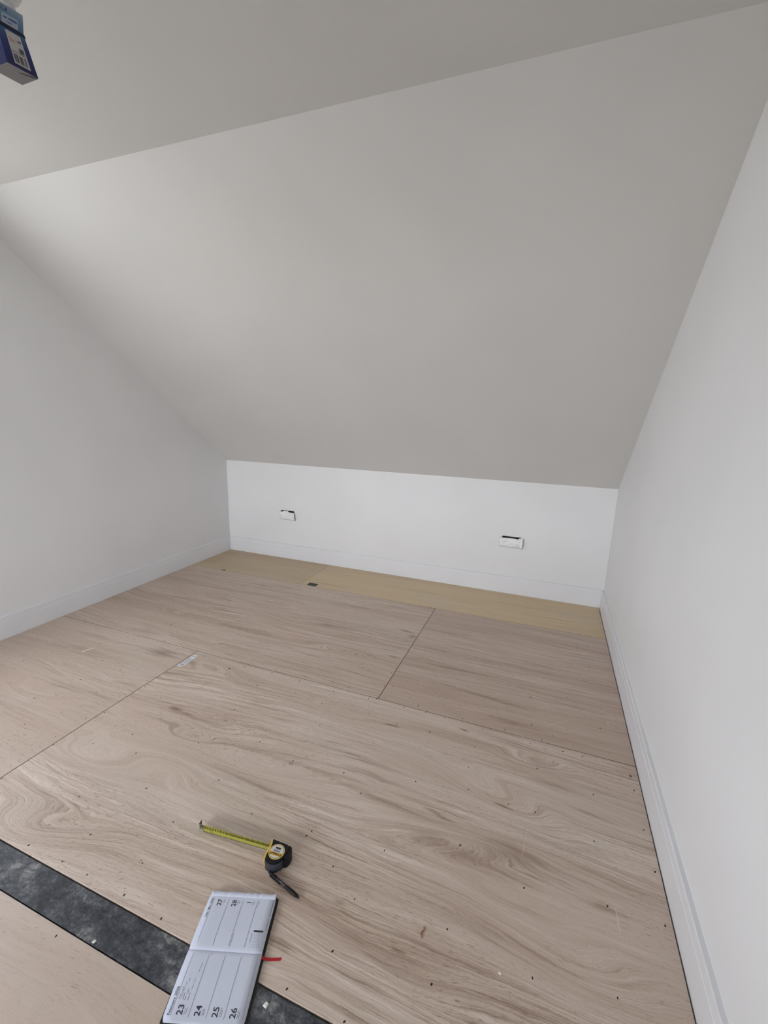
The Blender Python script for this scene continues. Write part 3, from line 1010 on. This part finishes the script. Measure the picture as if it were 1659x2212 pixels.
# left page
bm = bmesh.new()
rule(bm, -PW + 0.012, -0.008, ROWS[0], 0.0007)
for r in ROWS[1:4]:
    rule(bm, -PW + 0.012, -0.010, r, 0.0007)
rule(bm, -PW + 0.012, -0.012, ROWS[4], 0.0005)
obj('ruled_lines', bm, M_RULE, pl_)
bm = bmesh.new()
ptext(bm, 'February 2026', 0.0092, -PW + 0.013, 0.0145, bold=0.0001)
obj('month_heading', bm, M_RULE, pl_)
for k, (num, day) in enumerate((('23', 'Monday'), ('24', 'Tuesday'), ('25', 'Wednesday'), ('26', 'Thursday'))):
    bm = bmesh.new()
    ptext(bm, num, 0.0205, -PW + 0.0145, ROWS[k] + 0.0265, bold=0.00018)
    obj('day_number', bm, M_PINK, pl_)
    bm = bmesh.new()
    ptext(bm, day, 0.0036, -PW + 0.0165, ROWS[k] + 0.0325)
    rule(bm, -PW + 0.0165, -PW + 0.029, ROWS[k] + 0.0352, 0.0008, 3)
    obj('day_name', bm, M_RULE, pl_)
bm = bmesh.new()                              # pencilled jottings in the first day
random.seed(12)


def scribble(x0, x1, py, amp=0.0016):
    n = max(6, int((x1 - x0) / 0.0009))
    pts = []
    for i in range(n + 1):
        pts.append((x0 + (x1 - x0) * i / n, PH / 2 - py + amp * random.uniform(-1, 1)))
    for (ax, ay), (bx, by) in zip(pts, pts[1:]):
        vs = [bm.verts.new(on_page(*q)) for q in ((ax, ay - 0.00045), (bx, by - 0.00045), (bx, by + 0.00045), (ax, ay + 0.00045))]
        bm.faces.new(vs)


for x0, x1, py in ((0.0435, 0.054, 0.0235), (0.059, 0.068, 0.0250), (0.071, 0.077, 0.0290), (0.0430, 0.056, 0.0330), (0.078, 0.084, 0.0335),
                   (0.0425, 0.049, 0.0390), (0.054, 0.064, 0.0395), (0.0420, 0.050, 0.0460), (0.051, 0.057, 0.0462), (0.063, 0.072, 0.0470),
                   (0.076, 0.084, 0.0475), (0.098, 0.105, 0.0500), (0.107, 0.118, 0.0505)):
    scribble(-PW + x0, -PW + x1, py)
rule(bm, -PW + 0.043, -PW + 0.066, 0.0285, 0.0004)
obj('handwriting', bm, plain('biro_ink', lin(62, 66, 92), 0.6), pl_)
bm = bmesh.new()
prism(bm, [(-0.008 + 0.001 * a, PH / 2 - 0.068 + 0.001 * b) for a, b in cyc[::5]], ztop(-0.008) + 0.0002, ztop(-0.008) + 0.0006)
obj('ink_spot', bm, M_PINK, pl_)
# right page
bm = bmesh.new()
rule(bm, 0.014, PW - 0.016, ROWS[0], 0.0007)
for r in ROWS[1:4]:
    rule(bm, 0.011, PW - 0.017, r, 0.0007)
rule(bm, 0.011, 0.040, ROWS[2] + 0.0035, 0.0009)
obj('ruled_lines', bm, M_RULE, pr_)
bm = bmesh.new()
ptext(bm, 'Feb / Mar 2026', 0.0085, PW - 0.017, 0.0145, 'RIGHT', 0.0001)
obj('month_heading', bm, M_RULE, pr_)
for k, (num, day) in enumerate((('27', 'Friday'), ('28', 'Saturday'), ('1', 'Sunday'))):
    bm = bmesh.new()
    ptext(bm, num, 0.0185, PW - 0.0190, ROWS[k] + 0.0255, 'RIGHT', bold=0.00018)
    obj('day_number', bm, M_PINK, pr_)
    bm = bmesh.new()
    ptext(bm, day, 0.0036, PW - 0.0200, ROWS[k] + 0.0315, 'RIGHT')
    rule(bm, PW - 0.029, PW - 0.0200, ROWS[k] + 0.034, 0.0008, 3)
    obj('day_name', bm, M_RULE, pr_)
bm = bmesh.new()
ptext(bm, 'Notes', 0.0036, PW - 0.018, ROWS[3] + 0.006, 'RIGHT')
rule(bm, 0.052, 0.082, 0.1965, 0.0012)
rule(bm, 0.088, PW - 0.016, 0.1965, 0.0012)
ptext(bm, 'March 2026', 0.0044, 0.022, ROWS[3] + 0.0125)
for i in range(6):
    for j in range(7):
        x, p = 0.012 + 0.0052 * j, ROWS[3] + 0.0165 + 0.0044 * i
        nday = i * 7 + j - 6
        if 1 <= nday <= 31:
            ptext(bm, str(nday), 0.0034, x, p)
obj('month_table', bm, M_RULE, pr_)['kind'] = 'stuff'
bm = bmesh.new()
for i in range(1):
    vs = [bm.verts.new(on_page(x, PH / 2 - p)) for x, p in ((0.0475, 0.163), (0.0515, 0.163), (0.0515, 0.190), (0.0475, 0.190))]
    bm.faces.new(vs)
obj('black_bar', bm, M_PRINT, pr_)
# ragged, curled fore-edge of the pages on the right-hand side
bm = bmesh.new()
N = 40
ra = []
for i in range(N + 1):
    ly = -PH / 2 + 0.001 + (PH - 0.004) * i / N
    w = 0.004 + 0.0022 * noise.noise((i * 0.35, 3.0, 0)) + 0.001 * random.random()
    if i < 2:
        w += 0.004
    z = ztop(PW) + 0.0004
    h = 0.0022 + 0.0022 * noise.noise((i * 0.5, 7.0, 0))
    ra.append([bm.verts.new((PW - 0.011, ly, ztop(PW - 0.011) + 0.0006)), bm.verts.new((PW - 0.004, ly, z + h * 0.8)), bm.verts.new((PW + w * 0.5, ly, z + h)),
               bm.verts.new((PW + w, ly, z - 0.002))])
for a, b in zip(ra, ra[1:]):
    for k in range(3):
        bm.faces.new((a[k], b[k], b[k + 1], a[k + 1]))
tp = obj('curled_page_edge', bm, M_PAGE, dy, True)
sm = tp.modifiers.new('thickness', 'SOLIDIFY')
sm.thickness = 0.0004
# red ribbon
bm = bmesh.new()
rb = []
for i in range(9):
    q = i / 8
    s = -PH / 2 + 0.004 - 0.058 * q
    z = 0.0075 - 0.0068 * min(1, q * 2.2)
    c = -0.006 + 0.004 * q * q
    rb.append((bm.verts.new((c - 0.0034, s + (0.0015 if i == 8 else 0), z)), bm.verts.new((c + 0.0034, s, z + 0.0003))))
for (a, b), (c, e) in zip(rb, rb[1:]):
    bm.faces.new((a, b, e, c))
ro = obj('ribbon_marker', bm, plain('red_ribbon', lin(176, 22, 34), 0.45), dy)
sm = ro.modifiers.new('thickness', 'SOLIDIFY')
sm.thickness = 0.0005

# ------------------------------------------------------------------ small carton hanging below the ceiling
Bc = Vector((1.929, -2.907, 2.18))
ct = tag(empty('hanging_carton', Bc), 'small blue and white cardboard carton with a barcode hanging below the ceiling', 'carton')
base = [(0.022, -0.028), (0.034, 0.027), (-0.023, 0.028), (-0.033, -0.028)]      # A B C D
LV = [(0.0, 1.0, 0, 0), (0.040, 0.96, -0.008, -0.003), (0.080, 0.90, -0.015, -0.006), (0.117, 0.88, -0.012, -0.004)]


def ring_pt(k, u_idx):
    z, s, dx, dy_ = LV[k]
    return Vector((base[u_idx][0] * s + dx, base[u_idx][1] * s + dy_, z))


t = NT('carton_print')
co = t.obj_co()
sp = t.node('ShaderNodeSeparateXYZ')
t.l.new(co, sp.inputs[0])
zz = t.math('MULTIPLY_ADD', t.noise(co, 40, 2, 0.5), 0.02, sp.outputs[2])
t.put(t.b.inputs['Base Color'], t.ramp(t.rng(zz, 0.0, 0.14, 0, 1, False), [
    (0.08, lin(14, 20, 74)), (0.42, lin(24, 42, 100)), (0.66, lin(62, 98, 134)), (0.82, lin(104, 132, 150)), (0.97, lin(160, 164, 166))]))
t.b.inputs['Roughness'].default_value = 0.35
bm = bmesh.new()
rg = [[bm.verts.new(ring_pt(k, i)) for i in range(4)] for k in range(4)]
for k in range(3):
    for i in range(4):
        bm.faces.new((rg[k][i], rg[k][(i + 1) % 4], rg[k + 1][(i + 1) % 4], rg[k + 1][i]))
bm.faces.new(rg[3])
body = obj('carton_body', bm, t.m, ct)
bm = bmesh.new()
vs = [ring_pt(0, i) for i in range(4)]
prism(bm, [(v.x * 0.99, v.y * 0.99) for v in vs], -0.0012, 0.0)
M_CARD = plain('grey_card', lin(122, 119, 120), 0.8)
fl_o = obj('bottom_flap', bm, M_CARD, ct)
bm = bmesh.new()
cr = [(0.0335, 0.0265), (0.026, 0.020), (0.018, 0.008), (0.013, -0.001), (0.019, 0.004), (0.0275, 0.015), (0.033, 0.023)]
prism(bm, cr, -0.0016, -0.0011)
obj('flap_slit', bm, plain('slit_dark', lin(26, 26, 34), 0.8), fl_o)


def face_pt(i, u, v, lift=0.0006):
    """u across face i (from corner i to i+1), v up through the levels"""
    zt_ = v * LV[-1][0]
    for k in range(3):
        if zt_ <= LV[k + 1][0] + 1e-9:
            f = (zt_ - LV[k][0]) / (LV[k + 1][0] - LV[k][0])
            a = ring_pt(k, i).lerp(ring_pt(k + 1, i), f)
            b = ring_pt(k, (i + 1) % 4).lerp(ring_pt(k + 1, (i + 1) % 4), f)
            p = a.lerp(b, u)
            n = (b - a).cross(Vector((0, 0, 1))).normalized()
            return p + n * lift
    return None


def face_quad(bm, i, u0, u1, v0, v1, lift, nv=4):
    prev = None
    for k in range(nv + 1):
        v = v0 + (v1 - v0) * k / nv
        row = [bm.verts.new(face_pt(i, u, v, lift)) for u in (u0, u1)]
        if prev:
            bm.faces.new((prev[0], prev[1], row[1], row[0]))
        prev = row


M_CWHITE = plain('carton_white', lin(176, 174, 172), 0.5)
M_CGREY = plain('carton_grey_print', lin(70, 72, 76), 0.5)
bm = bmesh.new()
face_quad(bm, 0, 0.27, 0.80, 0.06, 0.60, 0.0006)
pn = obj('info_panel', bm, M_CWHITE, body)
bm = bmesh.new()
face_quad(bm, 0, 0.22, 0.80, 0.69, 0.86, 0.0006, 2)
obj('name_panel', bm, plain('carton_pale', lin(150, 158, 172), 0.4), body)
bm = bmesh.new()
for u0, u1 in ((0.32, 0.36), (0.375, 0.39), (0.40, 0.45), (0.50, 0.53), (0.54, 0.58), (0.59, 0.61), (0.66, 0.69), (0.70, 0.72)):
    face_quad(bm, 0, u0, u1, 0.09, 0.23, 0.0011, 1)
face_quad(bm, 0, 0.29, 0.78, 0.265, 0.275, 0.0011, 1)
face_quad(bm, 0, 0.58, 0.74, 0.29, 0.37, 0.0011, 1)
face_quad(bm, 0, 0.62, 0.74, 0.47, 0.50, 0.0011, 1)
obj('barcode', bm, M_CGREY, pn)
bm = bmesh.new()
face_quad(bm, 0, 0.34, 0.50, 0.43, 0.46, 0.0011, 1)
face_quad(bm, 0, 0.30, 0.42, 0.47, 0.49, 0.0011, 1)
obj('printed_mark', bm, plain('faded_pink', lin(170, 130, 120), 0.5), pn)['kind'] = 'stuff'
bm = bmesh.new()
for u0, u1, v0, v1 in ((0.28, 0.42, 0.785, 0.81), (0.46, 0.76, 0.79, 0.82), (0.40, 0.58, 0.735, 0.75), (-0.0, 0.42, 0.90, 0.915), (0.36, 0.42, 0.90, 0.955), (0.0, 0.3, 0.94, 0.955)):
    face_quad(bm, 0, max(0.01, u0), u1, v0, v1, 0.0011, 1)
obj('printed_lettering', bm, plain('carton_blue_print', lin(52, 74, 128), 0.5), body)
bm = bmesh.new()                               # white swirl on the face turned to the left
pv = None
for k in range(13):
    a = -0.6 + 2.0 * k / 12
    u, v = 0.30 + 0.42 * math.cos(a), 0.30 + 0.26 * math.sin(a)
    row = [bm.verts.new(face_pt(3, u, v, 0.0008)), bm.verts.new(face_pt(3, u + 0.10, v, 0.0008))]
    if pv:
        bm.faces.new((pv[0], pv[1], row[1], row[0]))
    pv = row
obj('printed_swirl', bm, M_CWHITE, body)
# dark band round the waist of the carton
bm = bmesh.new()
prev = None
loop_lo, loop_hi = [], []
for i in range(4):
    for q in range(4):
        u = q / 4
        sag = 0.0025 * math.sin(u * math.pi)
        loop_lo.append(bm.verts.new(face_pt(i, u, 0.622, 0.0016) - Vector((0, 0, sag - 0.0015 if i != 0 else -0.002))))
        loop_hi.append(bm.verts.new(face_pt(i, u, 0.675, 0.0016) - Vector((0, 0, sag - 0.0015 if i != 0 else -0.002))))
n = len(loop_lo)
for i in range(n):
    bm.faces.new((loop_lo[i], loop_lo[(i + 1) % n], loop_hi[(i + 1) % n], loop_hi[i]))
bo = obj('dark_band', bm, plain('dark_band', lin(16, 24, 44), 0.6), ct)
sm = bo.modifiers.new('thickness', 'SOLIDIFY')
sm.thickness = 0.002
# crumpled white wrap stuffed in the open top
bm = bmesh.new()
bmesh.ops.create_icosphere(bm, subdivisions=4, radius=1.0)
for v in bm.verts:
    p = v.co.copy()
    r = 1 + 0.30 * noise.noise(p * 2.3 + Vector((3, 1, 5))) + 0.12 * noise.noise(p * 6.0)
    waist = 0.60 + 0.62 * max(0, p.z + 0.2)
    v.co = Vector((p.x * 0.036 * r * waist - 0.012, p.y * 0.036 * r * waist + 0.001, 0.146 + p.z * 0.034 * r))
wr = obj('plastic_wrap', bm, plain('milky_plastic', lin(206, 204, 204), 0.3), ct, True)
# flex it hangs from, and the ceiling rose out of the picture
bm = bmesh.new()
lathe(bm, [(0.155, 0.0032), (ZC - Bc.z - 0.02, 0.0032)], 10, 'Z')
bmesh.ops.translate(bm, verts=bm.verts, vec=(-0.016, -0.006, 0))
obj('flex', bm, M_CWHITE, ct, True)
bm = bmesh.new()
lathe(bm, [(ZC - Bc.z - 0.030, 0.010), (ZC - Bc.z - 0.022, 0.030), (ZC - Bc.z - 0.004, 0.038), (ZC - Bc.z, 0.038)], 24, 'Z')
bmesh.ops.translate(bm, verts=bm.verts, vec=(-0.016, -0.006, 0))
obj('ceiling_rose', bm, M_CWHITE, ct, True)
